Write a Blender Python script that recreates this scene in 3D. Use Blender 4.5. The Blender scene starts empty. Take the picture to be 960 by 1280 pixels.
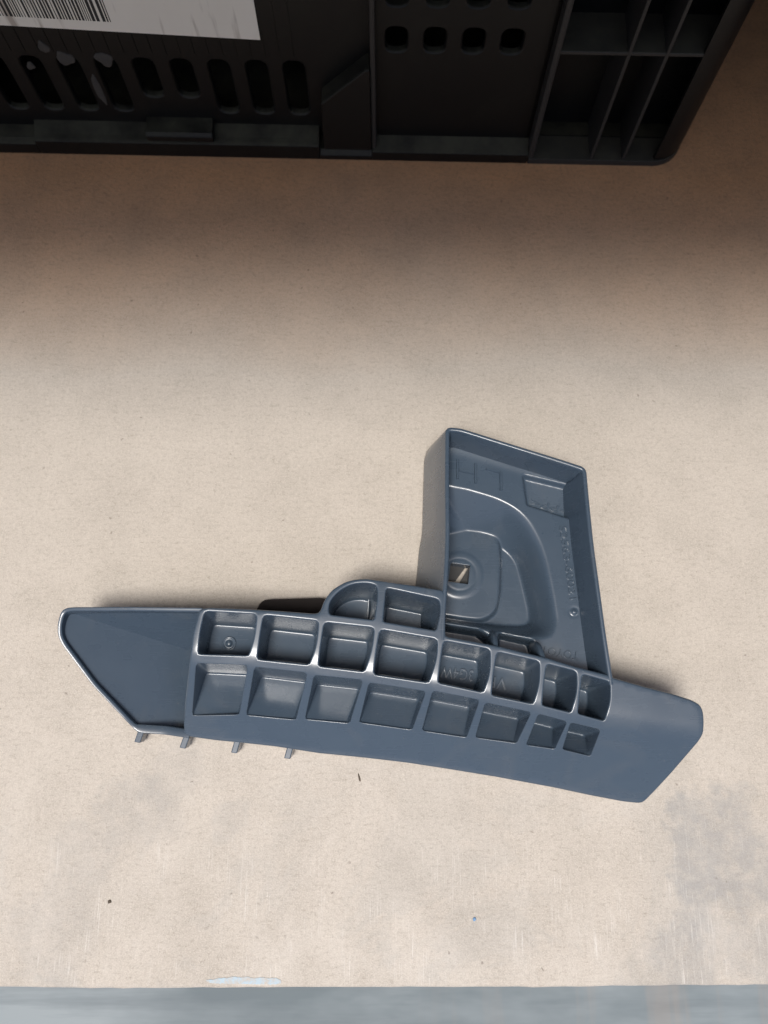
import bpy, bmesh, math, random
import numpy as np
from mathutils import Vector, Matrix
from mathutils.geometry import delaunay_2d_cdt

random.seed(4)
rng = np.random.default_rng(4)
SC = bpy.context.scene
COL = SC.collection
MM = 0.001                      # all modelling below is in millimetres

# ------------------------------------------------------------------ camera
H = 450.0                       # lens height above the board
TILT = math.radians(15.2)       # lens axis, away from straight down
FPX = 960.0
cam = bpy.data.cameras.new("camera")
cam.sensor_fit = 'VERTICAL'
cam.sensor_height = 36.0
cam.lens = 36.0 * FPX / 1280.0
cam.clip_start = 0.01
cam.clip_end = 200.0
cam.dof.use_dof = True
cam.dof.focus_distance = 0.405
cam.dof.aperture_fstop = 7.5
camo = bpy.data.objects.new("camera", cam)
camo.location = (0, 0, H * MM)
camo.rotation_euler = (TILT, 0, 0)
COL.objects.link(camo)
SC.camera = camo

# ------------------------------------------------------------------ light
SUN_ELEV, SUN_AZ = math.radians(72), math.radians(205)     # high, from behind the viewer's left
world = bpy.data.worlds.new("World")
SC.world = world
world.use_nodes = True
wn = world.node_tree.nodes
wl = world.node_tree.links
sky = wn.new("ShaderNodeTexSky")
sky.sky_type = 'NISHITA'
sky.sun_disc = False
sky.sun_elevation = SUN_ELEV
sky.sun_rotation = SUN_AZ
sky.air_density = 0.7
sky.dust_density = 4.0
wl.new(sky.outputs[0], wn["Background"].inputs[0])
wn["Background"].inputs[1].default_value = 0.085

sun = bpy.data.lights.new("sun", 'SUN')
sun.energy = 2.3
sun.angle = math.radians(18)
sun.color = (1.0, 0.97, 0.93)
suno = bpy.data.objects.new("sun", sun)
sd = Vector((math.sin(SUN_AZ) * math.cos(SUN_ELEV), math.cos(SUN_AZ) * math.cos(SUN_ELEV), math.sin(SUN_ELEV)))
suno.rotation_euler = sd.to_track_quat('Z', 'Y').to_euler()
suno.location = sd * 3
COL.objects.link(suno)

SC.view_settings.view_transform = 'Standard'
SC.view_settings.look = 'None'
SC.view_settings.gamma = 1.0
SC.view_settings.exposure = 0.48
SC.render.engine = 'CYCLES'
SC.cycles.max_bounces = 8
SC.cycles.use_denoising = True

# ------------------------------------------------------------------ helpers
ct, st = math.cos(TILT), math.sin(TILT)
def P(px, py, z):
    """point of the photographed place, in mm, seen at (px,py) and lying z mm above the board"""
    u, v = (px - 480.0) / FPX, -(py - 640.0) / FPX
    dx, dy, dz = u, v * ct + st, v * st - ct
    k = (z - H) / dz
    return np.array((dx * k, dy * k, z))

def mesh_obj(name, verts, faces, mat, parent=None, smooth=True, sharp=None, weld=None):
    me = bpy.data.meshes.new(name)
    me.from_pydata([tuple(float(c) * MM for c in v) for v in verts], [], faces)
    me.validate()
    bm = bmesh.new(); bm.from_mesh(me)
    if weld:
        bmesh.ops.remove_doubles(bm, verts=bm.verts, dist=weld * MM)
    bmesh.ops.recalc_face_normals(bm, faces=bm.faces)
    bm.to_mesh(me); bm.free()
    if smooth:
        for p in me.polygons: p.use_smooth = True
        if sharp: me.set_sharp_from_angle(angle=math.radians(sharp))
    if mat: me.materials.append(mat)
    o = bpy.data.objects.new(name, me)
    COL.objects.link(o)
    if parent: o.parent = parent
    return o

def tag(o, label=None, cat=None, group=None, kind=None):
    if label: o['label'] = label
    if cat: o['category'] = cat
    if group: o['group'] = group
    if kind: o['kind'] = kind
    return o

def empty(name, loc=(0, 0, 0)):
    o = bpy.data.objects.new(name, None)
    o.location = Vector(loc) * MM
    o.empty_display_size = 0.02
    COL.objects.link(o)
    return o

def resample(pts, n, closed=True):
    p = np.array(pts, float)
    if closed: p = np.vstack([p, p[:1]])
    d = np.r_[0, np.cumsum(np.linalg.norm(np.diff(p, axis=0), axis=1))]
    t = np.linspace(0, d[-1], n + 1)[:-1] if closed else np.linspace(0, d[-1], n)
    return np.stack([np.interp(t, d, p[:, k]) for k in range(p.shape[1])], 1)

def round_poly(pts, radii, seg=6, closed=True):
    p = [np.array(q, float) for q in pts]
    n = len(p); out = []
    for i in range(n):
        if not closed and i in (0, n - 1):
            out.append(p[i]); continue
        r = radii[i] if hasattr(radii, '__len__') else radii
        a, b, c = p[i - 1], p[i], p[(i + 1) % n]
        la, lc = np.linalg.norm(a - b), np.linalg.norm(c - b)
        ra = min(r, la * .49); rc = min(r, lc * .49)
        if min(ra, rc) < 1e-6: out.append(b); continue
        s = b + (a - b) / la * ra; e = b + (c - b) / lc * rc
        for k in range(seg + 1):
            t = k / seg
            out.append((1 - t) ** 2 * s + 2 * t * (1 - t) * b + t * t * e)
    return np.array(out)

def area2(p):
    x, y = p[:, 0], p[:, 1]
    return float(np.sum(x * np.roll(y, -1) - np.roll(x, -1) * y))

def normals2(p, closed=True):
    """unit normals, to the right of the direction of travel"""
    if closed:
        t = np.roll(p, -1, 0) - np.roll(p, 1, 0)
    else:
        t = np.gradient(p, axis=0)
    t = t[:, :2] / np.maximum(np.linalg.norm(t[:, :2], axis=1, keepdims=True), 1e-9)
    return np.stack([t[:, 1], -t[:, 0]], 1)

def inside(poly, q):
    poly = np.asarray(poly); q = np.asarray(q)
    x, y = q[:, 0], q[:, 1]
    r = np.zeros(len(q), bool)
    n = len(poly); j = n - 1
    for i in range(n):
        xi, yi = poly[i]; xj, yj = poly[j]
        c = (yi > y) != (yj > y)
        if yi != yj:
            r ^= c & (x < (xj - xi) * (y - yi) / (yj - yi) + xi)
        j = i
    return r

def dist_poly(poly, q, closed=True):
    poly = np.asarray(poly, float); q = np.asarray(q, float)
    d = np.full(len(q), 1e9)
    n = len(poly)
    for i in range(n if closed else n - 1):
        a = poly[i]; b = poly[(i + 1) % n]; ab = b - a
        L = max(ab @ ab, 1e-12)
        t = np.clip(((q - a) @ ab) / L, 0, 1)
        d = np.minimum(d, np.linalg.norm(q - (a + t[:, None] * ab), axis=1))
    return d

def sdf(poly, q):
    d = dist_poly(poly, q)
    return np.where(inside(poly, q), d, -d)          # positive inside

def sstep(a, b, x):
    t = np.clip((x - a) / (b - a), 0, 1)
    return t * t * (3 - 2 * t)

def fill2(outer, holes, step, margin=0.55):
    """triangulate a flat outline with holes; returns 2d points and triangles"""
    pts, edges = [], []
    for loop in [outer] + list(holes):
        b = len(pts); n = len(loop)
        pts += [tuple(v) for v in loop]
        edges += [(b + i, b + (i + 1) % n) for i in range(n)]
    mn, mx = outer.min(0), outer.max(0)
    gx, gy = np.meshgrid(np.arange(mn[0], mx[0], step), np.arange(mn[1], mx[1], step))
    g = np.stack([gx.ravel(), gy.ravel()], 1)
    ok = inside(outer, g) & (dist_poly(outer, g) > step * margin)
    for h in holes:
        ok &= ~inside(h, g)
        ok &= dist_poly(h, g) > step * margin
    pts += [tuple(v) for v in g[ok]]
    vs, es, fs, *_ = delaunay_2d_cdt([Vector(p) for p in pts], edges, [], 0, 1e-5)
    v2 = np.array([tuple(v) for v in vs])
    tri = np.array([tuple(f) for f in fs])
    c = v2[tri].mean(1)
    ok = inside(outer, c)
    for h in holes: ok &= ~inside(h, c)
    return v2, [tuple(int(k) for k in t) for t in tri[ok]]

def strip(base0, base1, n, closed):
    f = []
    for i in range(n if closed else n - 1):
        j = (i + 1) % n
        f.append((base0 + i, base0 + j, base1 + j, base1 + i))
    return f

def loft(rings, closed=True):
    v, f = [], []
    n = len(rings[0])
    for k, r in enumerate(rings):
        v += [tuple(q) for q in r]
        if k: f += strip((k - 1) * n, k * n, n, closed)
    return v, f

def add(V, F, v, f):
    b = len(V); V += [tuple(q) for q in v]; F += [tuple(i + b for i in q) for q in f]

def box_data(x0, x1, y0, y1, z0, z1):
    v = [(x, y, z) for z in (z0, z1) for y in (y0, y1) for x in (x0, x1)]
    f = [(0, 2, 3, 1), (4, 5, 7, 6), (0, 1, 5, 4), (2, 6, 7, 3), (0, 4, 6, 2), (1, 3, 7, 5)]
    return v, f

def bevel(o, w, seg=2, angle=40):
    m = o.modifiers.new("bevel", 'BEVEL')
    m.width = w * MM; m.segments = seg; m.limit_method = 'ANGLE'; m.angle_limit = math.radians(angle)
    m.harden_normals = False
    return o

# ------------------------------------------------------------------ materials
class NT:
    def __init__(s, name):
        s.m = bpy.data.materials.new(name); s.m.use_nodes = True
        s.n = s.m.node_tree.nodes; s.l = s.m.node_tree.links
        s.b = s.n["Principled BSDF"]
        tc = s.n.new("ShaderNodeTexCoord"); s.co = tc.outputs["Object"]
    def mapping(s, scale=(1, 1, 1), rot=(0, 0, 0), loc=(0, 0, 0)):
        m = s.n.new("ShaderNodeMapping"); s.l.new(s.co, m.inputs[0])
        m.inputs["Scale"].default_value = scale; m.inputs["Rotation"].default_value = rot; m.inputs["Location"].default_value = loc
        return m.outputs[0]
    def noise(s, scale, detail=4, rough=.55, vec=None, dist=0):
        t = s.n.new("ShaderNodeTexNoise"); s.l.new(vec or s.co, t.inputs["Vector"])
        t.inputs["Scale"].default_value = scale; t.inputs["Detail"].default_value = detail
        t.inputs["Roughness"].default_value = rough; t.inputs["Distortion"].default_value = dist
        return t.outputs["Fac"]
    def voronoi(s, scale, vec=None, feature='F1', rand=1.0):
        t = s.n.new("ShaderNodeTexVoronoi"); t.feature = feature; s.l.new(vec or s.co, t.inputs["Vector"])
        t.inputs["Scale"].default_value = scale; t.inputs["Randomness"].default_value = rand
        return t.outputs["Distance"]
    def ramp(s, fac, stops, interp='LINEAR'):
        r = s.n.new("ShaderNodeValToRGB"); s.l.new(fac, r.inputs[0]); r.color_ramp.interpolation = interp
        e = r.color_ramp.elements
        while len(e) < len(stops): e.new(.5)
        for k, (p, c) in enumerate(stops):
            e[k].position = p
            e[k].color = (c, c, c, 1) if not hasattr(c, '__len__') else (*c, 1)
        return r.outputs[0]
    def mix(s, a, b, fac, mode='MIX'):
        m = s.n.new("ShaderNodeMix"); m.data_type = 'RGBA'; m.blend_type = mode
        for sock, v in ((m.inputs[0], fac), (m.inputs[6], a), (m.inputs[7], b)):
            if isinstance(v, (int, float)): sock.default_value = v
            elif isinstance(v, tuple): sock.default_value = (*v, 1)
            else: s.l.new(v, sock)
        return m.outputs[2]
    def math(s, op, a, b=None, clamp=False):
        m = s.n.new("ShaderNodeMath"); m.operation = op; m.use_clamp = clamp
        for sock, v in ((m.inputs[0], a), (m.inputs[1], b)):
            if v is None: continue
            if isinstance(v, (int, float)): sock.default_value = v
            else: s.l.new(v, sock)
        return m.outputs[0]
    def pos(s):
        g = s.n.new("ShaderNodeNewGeometry"); return g
    def bump(s, h, strength, dist):
        b = s.n.new("ShaderNodeBump"); s.l.new(h, b.inputs["Height"])
        b.inputs["Strength"].default_value = strength; b.inputs["Distance"].default_value = dist
        s.l.new(b.outputs[0], s.b.inputs["Normal"])
    def set(s, **k):
        for key, v in k.items():
            sock = s.b.inputs[key.replace('_', ' ')]
            if isinstance(v, (int, float)): sock.default_value = v
            elif isinstance(v, tuple): sock.default_value = (*v, 1)
            else: s.l.new(v, sock)

def plastic_grey():
    t = NT("slate_grey_plastic")
    n1 = t.noise(55, 3); n2 = t.noise(900, 3)
    scr = t.noise(60, 4, .6, t.mapping((1, 14, 1), (0, 0, .5)))
    col = t.mix((.048, .070, .098), (.056, .081, .111), n1)
    smear = t.ramp(t.noise(24, 5, .6, None, 1.2), [(.55, 0.), (.78, 1.)])
    col = t.mix(col, (.105, .115, .125), t.math('MULTIPLY', smear, .40))
    sp = t.math('MULTIPLY', t.ramp(t.voronoi(420), [(.10, 1.), (.20, 0.)]), t.ramp(t.noise(90, 3), [(.58, 0.), (.68, 1.)]))
    col = t.mix(col, (.20, .19, .17), t.math('MULTIPLY', sp, .35))
    r = t.math('ADD', t.ramp(n1, [(.3, .24), (.7, .31)]), t.math('MULTIPLY', t.ramp(scr, [(.55, 0.), (.75, 1.)]), .05))
    t.set(Base_Color=col, Roughness=r, IOR=1.5, Coat_Weight=.32, Coat_Roughness=.13)
    t.bump(t.math('ADD', t.math('MULTIPLY', n2, .08), t.math('MULTIPLY', t.noise(130, 2), .75)), .05, .0004)
    return t.m

def plastic_black(name="dusty_black_plastic", base=(.0045, .0048, .005)):
    t = NT(name)
    g = t.pos()
    sep = t.n.new("ShaderNodeSeparateXYZ"); t.l.new(g.outputs["True Normal"], sep.inputs[0])
    up = t.ramp(sep.outputs[2], [(.35, 0.), (.9, 1.)])
    n = t.ramp(t.noise(38, 6, .65), [(.35, .25), (.65, 1.)])
    dust = t.math('MULTIPLY', up, n)
    haze = t.math('MULTIPLY', t.ramp(t.noise(14, 6, .7, None, .6), [(.5, 0.), (.8, 1.)]), .06)
    dust = t.math('ADD', t.math('MULTIPLY', dust, .5), haze, True)
    col = t.mix(base, (.11, .108, .072), dust)
    r = t.ramp(dust, [(0., .42), (.6, .85)])
    t.set(Base_Color=col, Roughness=r, IOR=1.36)
    t.bump(t.noise(700, 3), .15, .0003)
    return t.m

def board_mat():
    t = NT("worn_brown_hardboard")
    big = t.noise(5, 5, .55); mid = t.noise(26, 6, .65); fine = t.noise(1300, 4, .75); grit = t.noise(430, 5, .75)
    fib = t.noise(520, 5, .72, t.mapping((1, .25, 1)))
    fib2 = t.noise(520, 5, .72, t.mapping((.3, 1, 1)))
    sepo = t.n.new("ShaderNodeSeparateXYZ"); t.l.new(t.co, sepo.inputs[0])
    # warm bounce light of the shaded rear painted as brown, grey towards the front
    lit_front = t.math('ADD', t.math('MULTIPLY', sepo.outputs[1], -6.5), t.math('ADD', t.math('MULTIPLY', big, .5), 2.15))
    lit_front = t.ramp(lit_front, [(.0, 0.), (1., 1.)])
    col = t.mix((.70, .545, .41), (.49, .438, .376), lit_front)
    col = t.mix(col, (.33, .295, .25), t.math('MULTIPLY', t.ramp(mid, [(.42, 0.), (.66, 1.)]), .36))
    col = t.mix(col, (.58, .525, .455), t.math('MULTIPLY', t.ramp(fib, [(.52, 0.), (.74, 1.)]), t.math('MULTIPLY', lit_front, .60)))
    col = t.mix(col, (.28, .235, .185), t.math('MULTIPLY', t.ramp(fib2, [(.53, 0.), (.70, 1.)]), .50))
    col = t.mix(col, (.25, .21, .17), t.math('MULTIPLY', t.ramp(grit, [(.50, 0.), (.64, 1.)]), .36))
    col = t.mix(col, (.62, .57, .50), t.math('MULTIPLY', t.ramp(fine, [(.47, 0.), (.62, 1.)]), .60))
    front = t.ramp(t.math('ADD', t.math('MULTIPLY', sepo.outputs[1], -4.0), .35), [(.30, 0.), (.85, 1.)])
    scuff = t.ramp(t.noise(10, 7, .68, None, .6), [(.49, 0.), (.55, 1.)])
    col = t.mix(col, (.29, .295, .285), t.math('MULTIPLY', t.math('MULTIPLY', scuff, front), .22))
    # single grey smudges
    nv = t.n.new('ShaderNodeTexNoise'); t.l.new(t.co, nv.inputs['Vector']); nv.inputs['Scale'].default_value = 30; nv.inputs['Detail'].default_value = 6; nv.inputs['Roughness'].default_value = .68
    for (px, py, r_, k_) in ((905, 1075, 34, .62), (875, 1130, 20, .45), (175, 1010, 24, .26), (105, 1068, 22, .24), (215, 965, 20, .18), (285, 1022, 13, .22), (60, 1160, 26, .25), (860, 1190, 22, .45), (940, 1185, 16, .40)):
        off_ = t.n.new('ShaderNodeVectorMath'); off_.operation = 'MULTIPLY_ADD'; t.l.new(nv.outputs['Color'], off_.inputs[0])
        sc_ = r_ * MM * 2.2; off_.inputs[1].default_value = (sc_, sc_ * 1.2, 0); t.l.new(t.co, off_.inputs[2])
        c_ = P(px, py, 0) * MM + np.array((sc_ * .5, sc_ * .6, 0))
        dn_ = t.n.new('ShaderNodeVectorMath'); dn_.operation = 'DISTANCE'; t.l.new(off_.outputs[0], dn_.inputs[0]); dn_.inputs[1].default_value = tuple(c_)
        m_ = t.ramp(t.math('MULTIPLY', dn_.outputs['Value'], 1 / (r_ * MM * 1.15)), [(.60, 1.), (.88, 0.)])
        m_ = t.math('MULTIPLY', m_, t.ramp(t.noise(120, 6, .7), [(.35, .35), (.58, 1.)]))
        col = t.mix(col, (.29, .285, .275), t.math('MULTIPLY', m_, k_))
    pale = t.ramp(t.noise(16, 7, .68, t.mapping((1, .6, 1), (0, 0, 0), (3, 7, 0))), [(.48, 0.), (.66, 1.)])
    col = t.mix(col, (.62, .575, .515), t.math('MULTIPLY', t.math('MULTIPLY', pale, front), .40))
    # thin scratches running to the front edge
    near = t.ramp(t.math('ADD', t.math('MULTIPLY', sepo.outputs[1], -9.0), .05), [(.25, 0.), (1., 1.)])
    scr = t.ramp(t.noise(1500, 3, .5, t.mapping((1, .022, 1), (0, 0, .05))), [(.58, 0.), (.68, 1.)])
    scr2 = t.ramp(t.noise(1500, 3, .5, t.mapping((1, .03, 1), (0, 0, -.16))), [(.60, 0.), (.70, 1.)])
    scrm = t.ramp(t.noise(34, 4, .6), [(.48, 0.), (.60, 1.)])
    sc = t.math('ADD', scr, t.math('MULTIPLY', scr2, .7), True)
    col = t.mix(col, (.76, .74, .70), t.math('MULTIPLY', t.math('MULTIPLY', sc, scrm), t.math('MULTIPLY', near, .45)))
    # specks, more of them at the right hand side
    wv = t.n.new('ShaderNodeTexNoise'); t.l.new(t.co, wv.inputs['Vector']); wv.inputs['Scale'].default_value = 300
    wa = t.n.new('ShaderNodeVectorMath'); wa.operation = 'MULTIPLY_ADD'; t.l.new(wv.outputs['Color'], wa.inputs[0]); wa.inputs[1].default_value = (.004, .004, 0); t.l.new(t.co, wa.inputs[2])
    v = t.voronoi(120, wa.outputs[0])
    sp = t.math('MULTIPLY', t.ramp(v, [(.04, 1.), (.11, 0.)]), t.ramp(t.noise(70, 3), [(.54, 0.), (.60, 1.)]))
    col = t.mix(col, (.10, .075, .055), t.math('MULTIPLY', sp, .55))
    fl2 = t.ramp(t.noise(1500, 3, .6, None, .3), [(.30, 1.), (.38, 0.)])
    col = t.mix(col, (.22, .18, .145), t.math('MULTIPLY', fl2, .55))
    blot = t.ramp(t.noise(95, 5, .7), [(.64, 0.), (.74, 1.)])
    col = t.mix(col, (.16, .13, .10), t.math('MULTIPLY', blot, .22))
    col = t.mix(col, t.mix((1., .70, .46), (1., 1., 1.), lit_front), 1.0, 'MULTIPLY')  # brown bounce tint multiplied into the colour of the shaded rear
    t.set(Base_Color=col, Roughness=t.ramp(mid, [(.3, .55), (.7, .75)]))
    h = t.math('ADD', t.math('MULTIPLY', fine, .5), t.math('MULTIPLY', grit, .8))
    t.bump(h, .5, .0008)
    return t.m

def simple(name, col, rough=.6, var=.15, scale=60, bump=.1, metallic=0.):
    t = NT(name)
    n = t.noise(scale, 5, .6)
    d = tuple(c * (1 - var) for c in col); u = tuple(min(1, c * (1 + var)) for c in col)
    t.set(Base_Color=t.mix(d, u, n), Roughness=rough, Metallic=metallic)
    if bump: t.bump(t.noise(scale * 6, 3), bump, .0005)
    return t.m

def label_mat():
    t = NT("soiled_label_paper")
    n = t.noise(40, 6, .65); s = t.noise(90, 4, .6, t.mapping((1, 1, .12), (0, .25, 0)))
    col = t.mix((.78, .74, .64), (.86, .82, .73), n)
    col = t.mix(col, (.22, .16, .11), t.math('MULTIPLY', t.ramp(s, [(.56, 0.), (.68, 1.)]), .6))
    t.set(Base_Color=col, Roughness=.5)
    return t.m

def beam_mat():
    t = NT("weathered_grey_blue_steel")
    n = t.noise(16, 5, .6, t.mapping((.35, 1, 1))); w = t.noise(30, 5, .65, t.mapping((.12, 1.6, 1)))
    col = t.mix((.09, .12, .135), (.23, .265, .28), t.ramp(n, [(.35, 0.), (.65, 1.)]))
    col = t.mix(col, (.08, .105, .12), t.math('MULTIPLY', t.ramp(w, [(.50, 0.), (.70, 1.)]), .7))
    sepo = t.n.new("ShaderNodeSeparateXYZ"); t.l.new(t.co, sepo.inputs[0])
    rust = t.ramp(t.noise(42, 4, .6, t.mapping((1, .12, 1))), [(.50, 0.), (.62, 1.)])
    side = t.ramp(t.math('ADD', t.math('MULTIPLY', sepo.outputs[0], 3.0), .5), [(.45, 0.), (.95, 1.)])
    col = t.mix(col, (.27, .225, .19), t.math('MULTIPLY', t.math('MULTIPLY', rust, side), .35))
    t.set(Base_Color=col, Roughness=.6)
    return t.m

M_GREY, M_BLACK, M_BOARD, M_BEAM, M_LABEL = plastic_grey(), plastic_black(), board_mat(), beam_mat(), label_mat()
M_WORN = plastic_black('worn_black_plastic', (.030, .029, .028))
M_INK = simple("black_ink", (.02, .02, .02), .6, .1, 60, 0)
def chip_mat():
    t = NT("pale_blue_chip")
    n = t.ramp(t.noise(210, 5, .7), [(.38, 0.), (.58, 1.)])
    t.set(Base_Color=t.mix((.48, .44, .39), (.42, .52, .58), n), Roughness=.75)
    t.bump(t.noise(500, 4), .5, .0006)
    return t.m
M_CHIP = chip_mat()
M_BLOCKER = simple("dark_blocker_board", (.03, .025, .021), .8, .2, 12, .1)
M_FLINT = simple("dark_crumb", (.09, .07, .05), .8, .3, 300, .2)
M_WEDGE = simple("dark_brown_matte", (.016, .012, .011), .95, .2, 200, .3)
M_BLUE = simple("blue_crumb", (.16, .30, .50), .6, .2, 300, .1)
M_DUST = simple("grey_mud", (.055, .05, .044), .9, .3, 160, .4)

# ------------------------------------------------------------------ setting: board, beam, added shade panels
EDGE_Y = P(480, 1232, 0)[1]
n = 220
xs = np.linspace(-900, 900, n)
V, F = [], []
jit = np.cumsum(rng.normal(0, .10, n)); jit -= np.linspace(jit[0], jit[-1], n); jit += rng.normal(0, .12, n)
prof = [(0, EDGE_Y, -15), (1, EDGE_Y, -.8), (1, EDGE_Y + .8, 0), (0, EDGE_Y + 60, 0), (0, 1000, 0), (0, 1000, -15)]
rings = []
for j, y, z in prof:
    rings.append(np.stack([xs, np.full(n, y) + (jit if j else 0), np.full(n, z)], 1))
v, f = loft(rings, False)
o = mesh_obj("ground_board", v, f, M_BOARD, None, True, 30)
tag(o, "worn light brown hardboard sheet that the grey bracket lies on", None, None, "structure")

v, f = box_data(-900, 900, EDGE_Y - 160, EDGE_Y - 1.5, -60, -24)
o = bevel(mesh_obj("ground_beam", v, f, M_BEAM, None, False), 2, 3)
tag(o, "weathered grey blue strip with rust streaks below the board's front edge", None, None, "structure")

# unseen panel added overhead to shade the crate and the board's back half
SH_Z, SH_Y = 462, 106
v, f = box_data(-1200, 1200, SH_Y, 1300, SH_Z, SH_Z + 25)
tag(mesh_obj("ceiling_shade_panel", v, f, M_BLOCKER, None, False), None, None, None, "structure")
v, f = box_data(-1200, 1200, 1010, 1030, -20, SH_Z)
tag(mesh_obj("wall_back_blocker", v, f, M_BLOCKER, None, False), None, None, None, "structure")  # unseen panel added to keep sky light off the rear

v, f = box_data(336, 356, 330, 1010, -20, SH_Z)
tag(mesh_obj("wall_side_blocker", v, f, M_BLOCKER, None, False), None, None, None, "structure")  # panel added to block sky light from the right

# ------------------------------------------------------------------ the grey bracket
ROOT = empty("plastic_bracket", tuple(P(480, 860, 0)))
tag(ROOT, "slate grey moulded plastic bracket with ribbed cells lying on the brown board", "plastic bracket")
ROOT_LOC = np.array(P(480, 860, 0))

def part(name, v, f, mat=None, sharp=None, weld=None, parent=None, smooth=True):
    v = np.asarray(v, float) - ROOT_LOC
    return mesh_obj(name, v, f, mat or M_GREY, parent or ROOT, smooth, sharp, weld)

yN_k = np.array([(60, 760), (250, 761), (395, 772), (470, 780), (555, 798), (620, 810), (683, 825), (760, 846), (880, 880)], float)
yM_k = np.array([(230, 822), (315, 828), (390, 837), (460, 846), (538, 858), (608, 872), (672, 886), (717, 895), (757, 901), (880, 919)], float)
yE_k = np.array([(170, 914), (231, 920), (270, 925), (303, 928), (345, 932.7), (399, 941), (510, 953), (620, 970.5), (693, 984), (800, 1005), (880, 1020)], float)
Z_TOP, Z_FOLD, Z_LOW = 46.0, 44.5, 14.0
def skin_z(p):
    p = np.atleast_2d(p); x, y = p[:, 0], p[:, 1]
    yn = np.interp(x, yN_k[:, 0], yN_k[:, 1]); ym = np.interp(x, yM_k[:, 0], yM_k[:, 1]); ye = np.interp(x, yE_k[:, 0], yE_k[:, 1])
    flat = Z_TOP - (Z_TOP - Z_FOLD) * np.clip((y - yn) / (ym - yn), 0, 1)
    k = (Z_FOLD - Z_LOW) / (ye - ym)
    w = 7.0
    soft = w * np.log1p(np.exp(np.clip((y - ym) / w, -40, 40)))
    return np.where(y < ym, flat, Z_FOLD) - k * soft + 0.15

def skin3(p):
    p = np.atleast_2d(p)
    return np.array([P(a, b, c) for (a, b), c in zip(p, skin_z(p))])

# ---- cells: rim outlines (as they show), N E S W wall lean, depth
def cell_outline(tl, tr, br, bl, rm=None, lm=None, r=(5, 5, 3, 3)):
    pts, rad = [tl, tr], [r[0], r[1]]
    if rm: pts.append(rm); rad.append(16)
    pts.append(br); rad.append(r[2]); pts.append(bl); rad.append(r[3])
    if lm: pts.append(lm); rad.append(16)
    return round_poly(pts, rad)
UP = dict(N=4.6, E=3.0, S=1.0, W=1.0, dn=30, ds=28.5)
LO = dict(N=3.9, E=1.7, S=.2, W=.3, dn=26., ds=1.0, lo=1)
cells = [
    (cell_outline((255.4, 763.3), (321.5, 767), (311, 820), (246.7, 818), (318.5, 796), (249, 791)), dict(UP, dn=22, ds=20.5)),
    (cell_outline((329, 768), (398.8, 775.4), (386.7, 831.3), (320.6, 824.4), (396, 806.7), (324, 796)), dict(UP, dn=26, ds=24.5)),
    (cell_outline((405, 777), (468.5, 784), (456, 840), (397.3, 833), (465.4, 812), (400.4, 806)), UP),
    (cell_outline((474.8, 786), (547.3, 798.5), (536.3, 853.7), (466.5, 843.3), (546.7, 822.5), (469.6, 814)), UP),
    (cell_outline((554.4, 800), (613.3, 811), (604.4, 866), (547, 853.8), (613.4, 841), (550, 826.7)), dict(UP, dn=26, ds=24.5)),
    (cell_outline((621, 813.8), (675.2, 826.3), (667, 880.4), (613.8, 869.4), (675.2, 853.8), (616.6, 841)), dict(UP, dn=26, ds=24.5)),
    (cell_outline((683, 828.8), (721.3, 838.7), (714, 891.3), (677, 882), (722.3, 863.3), (679.6, 853)), dict(UP, E=4, W=.8)),
    (cell_outline((727.5, 841.7), (763.3, 851.7), (755.8, 901.7), (721.7, 892.5), (763.9, 876.7), (724.4, 866.7)), dict(UP, E=4, W=.8)),
    (cell_outline((245, 828.5), (310, 831), (299, 893), (240, 894), r=(4, 4, 2, 2)), LO),
    (cell_outline((318, 833), (384.6, 840.6), (370, 899.4), (307.5, 893.5), r=(4, 4, 2, 2)), LO),
    (cell_outline((392.5, 843.3), (454, 849.6), (437.3, 903.8), (381, 898.5), r=(4, 4, 2, 2)), LO),
    (cell_outline((461, 852.7), (533, 863.8), (515.4, 912), (448.8, 902.7), r=(4, 4, 2, 2)), LO),
    (cell_outline((540.8, 863), (600, 874.6), (583.5, 921.5), (527.3, 913), r=(4, 4, 2, 2)), LO),
    (cell_outline((606.5, 877.7), (664.8, 890), (646, 928.8), (594, 921.5), r=(4, 4, 2, 2)), LO),
    (cell_outline((673, 891.7), (709.6, 901.7), (694, 936), (657.5, 930.8), r=(4, 4, 2, 2)), LO),
    (cell_outline((713.3, 902.5), (751.3, 911.7), (738.3, 945), (703, 936.7), r=(4, 4, 2, 2)), LO),
    (round_poly([(410, 765), (411, 752), (423, 738), (440, 729), (459, 727.7), (471.7, 731), (472.7, 745), (468.5, 775.6), (440, 772.5), (412, 769)], [3, 8, 14, 10, 8, 5, 8, 3, 2, 3]), dict(UP, E=4)),
    (cell_outline((482, 734), (549.8, 748.5), (545.6, 789), (478, 777.7), (551.4, 766), None, r=(4, 6, 2, 3)), dict(UP, E=4.5, N=5.5)),
]
NC = 56
_d = (P(690, 885, 44) - P(330, 830, 44))[:2]
ROW_DIR = _d / np.linalg.norm(_d)        # frame of the cells: along the rib rows
FIL = .7
holes, pocket_floor = [], []
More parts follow.
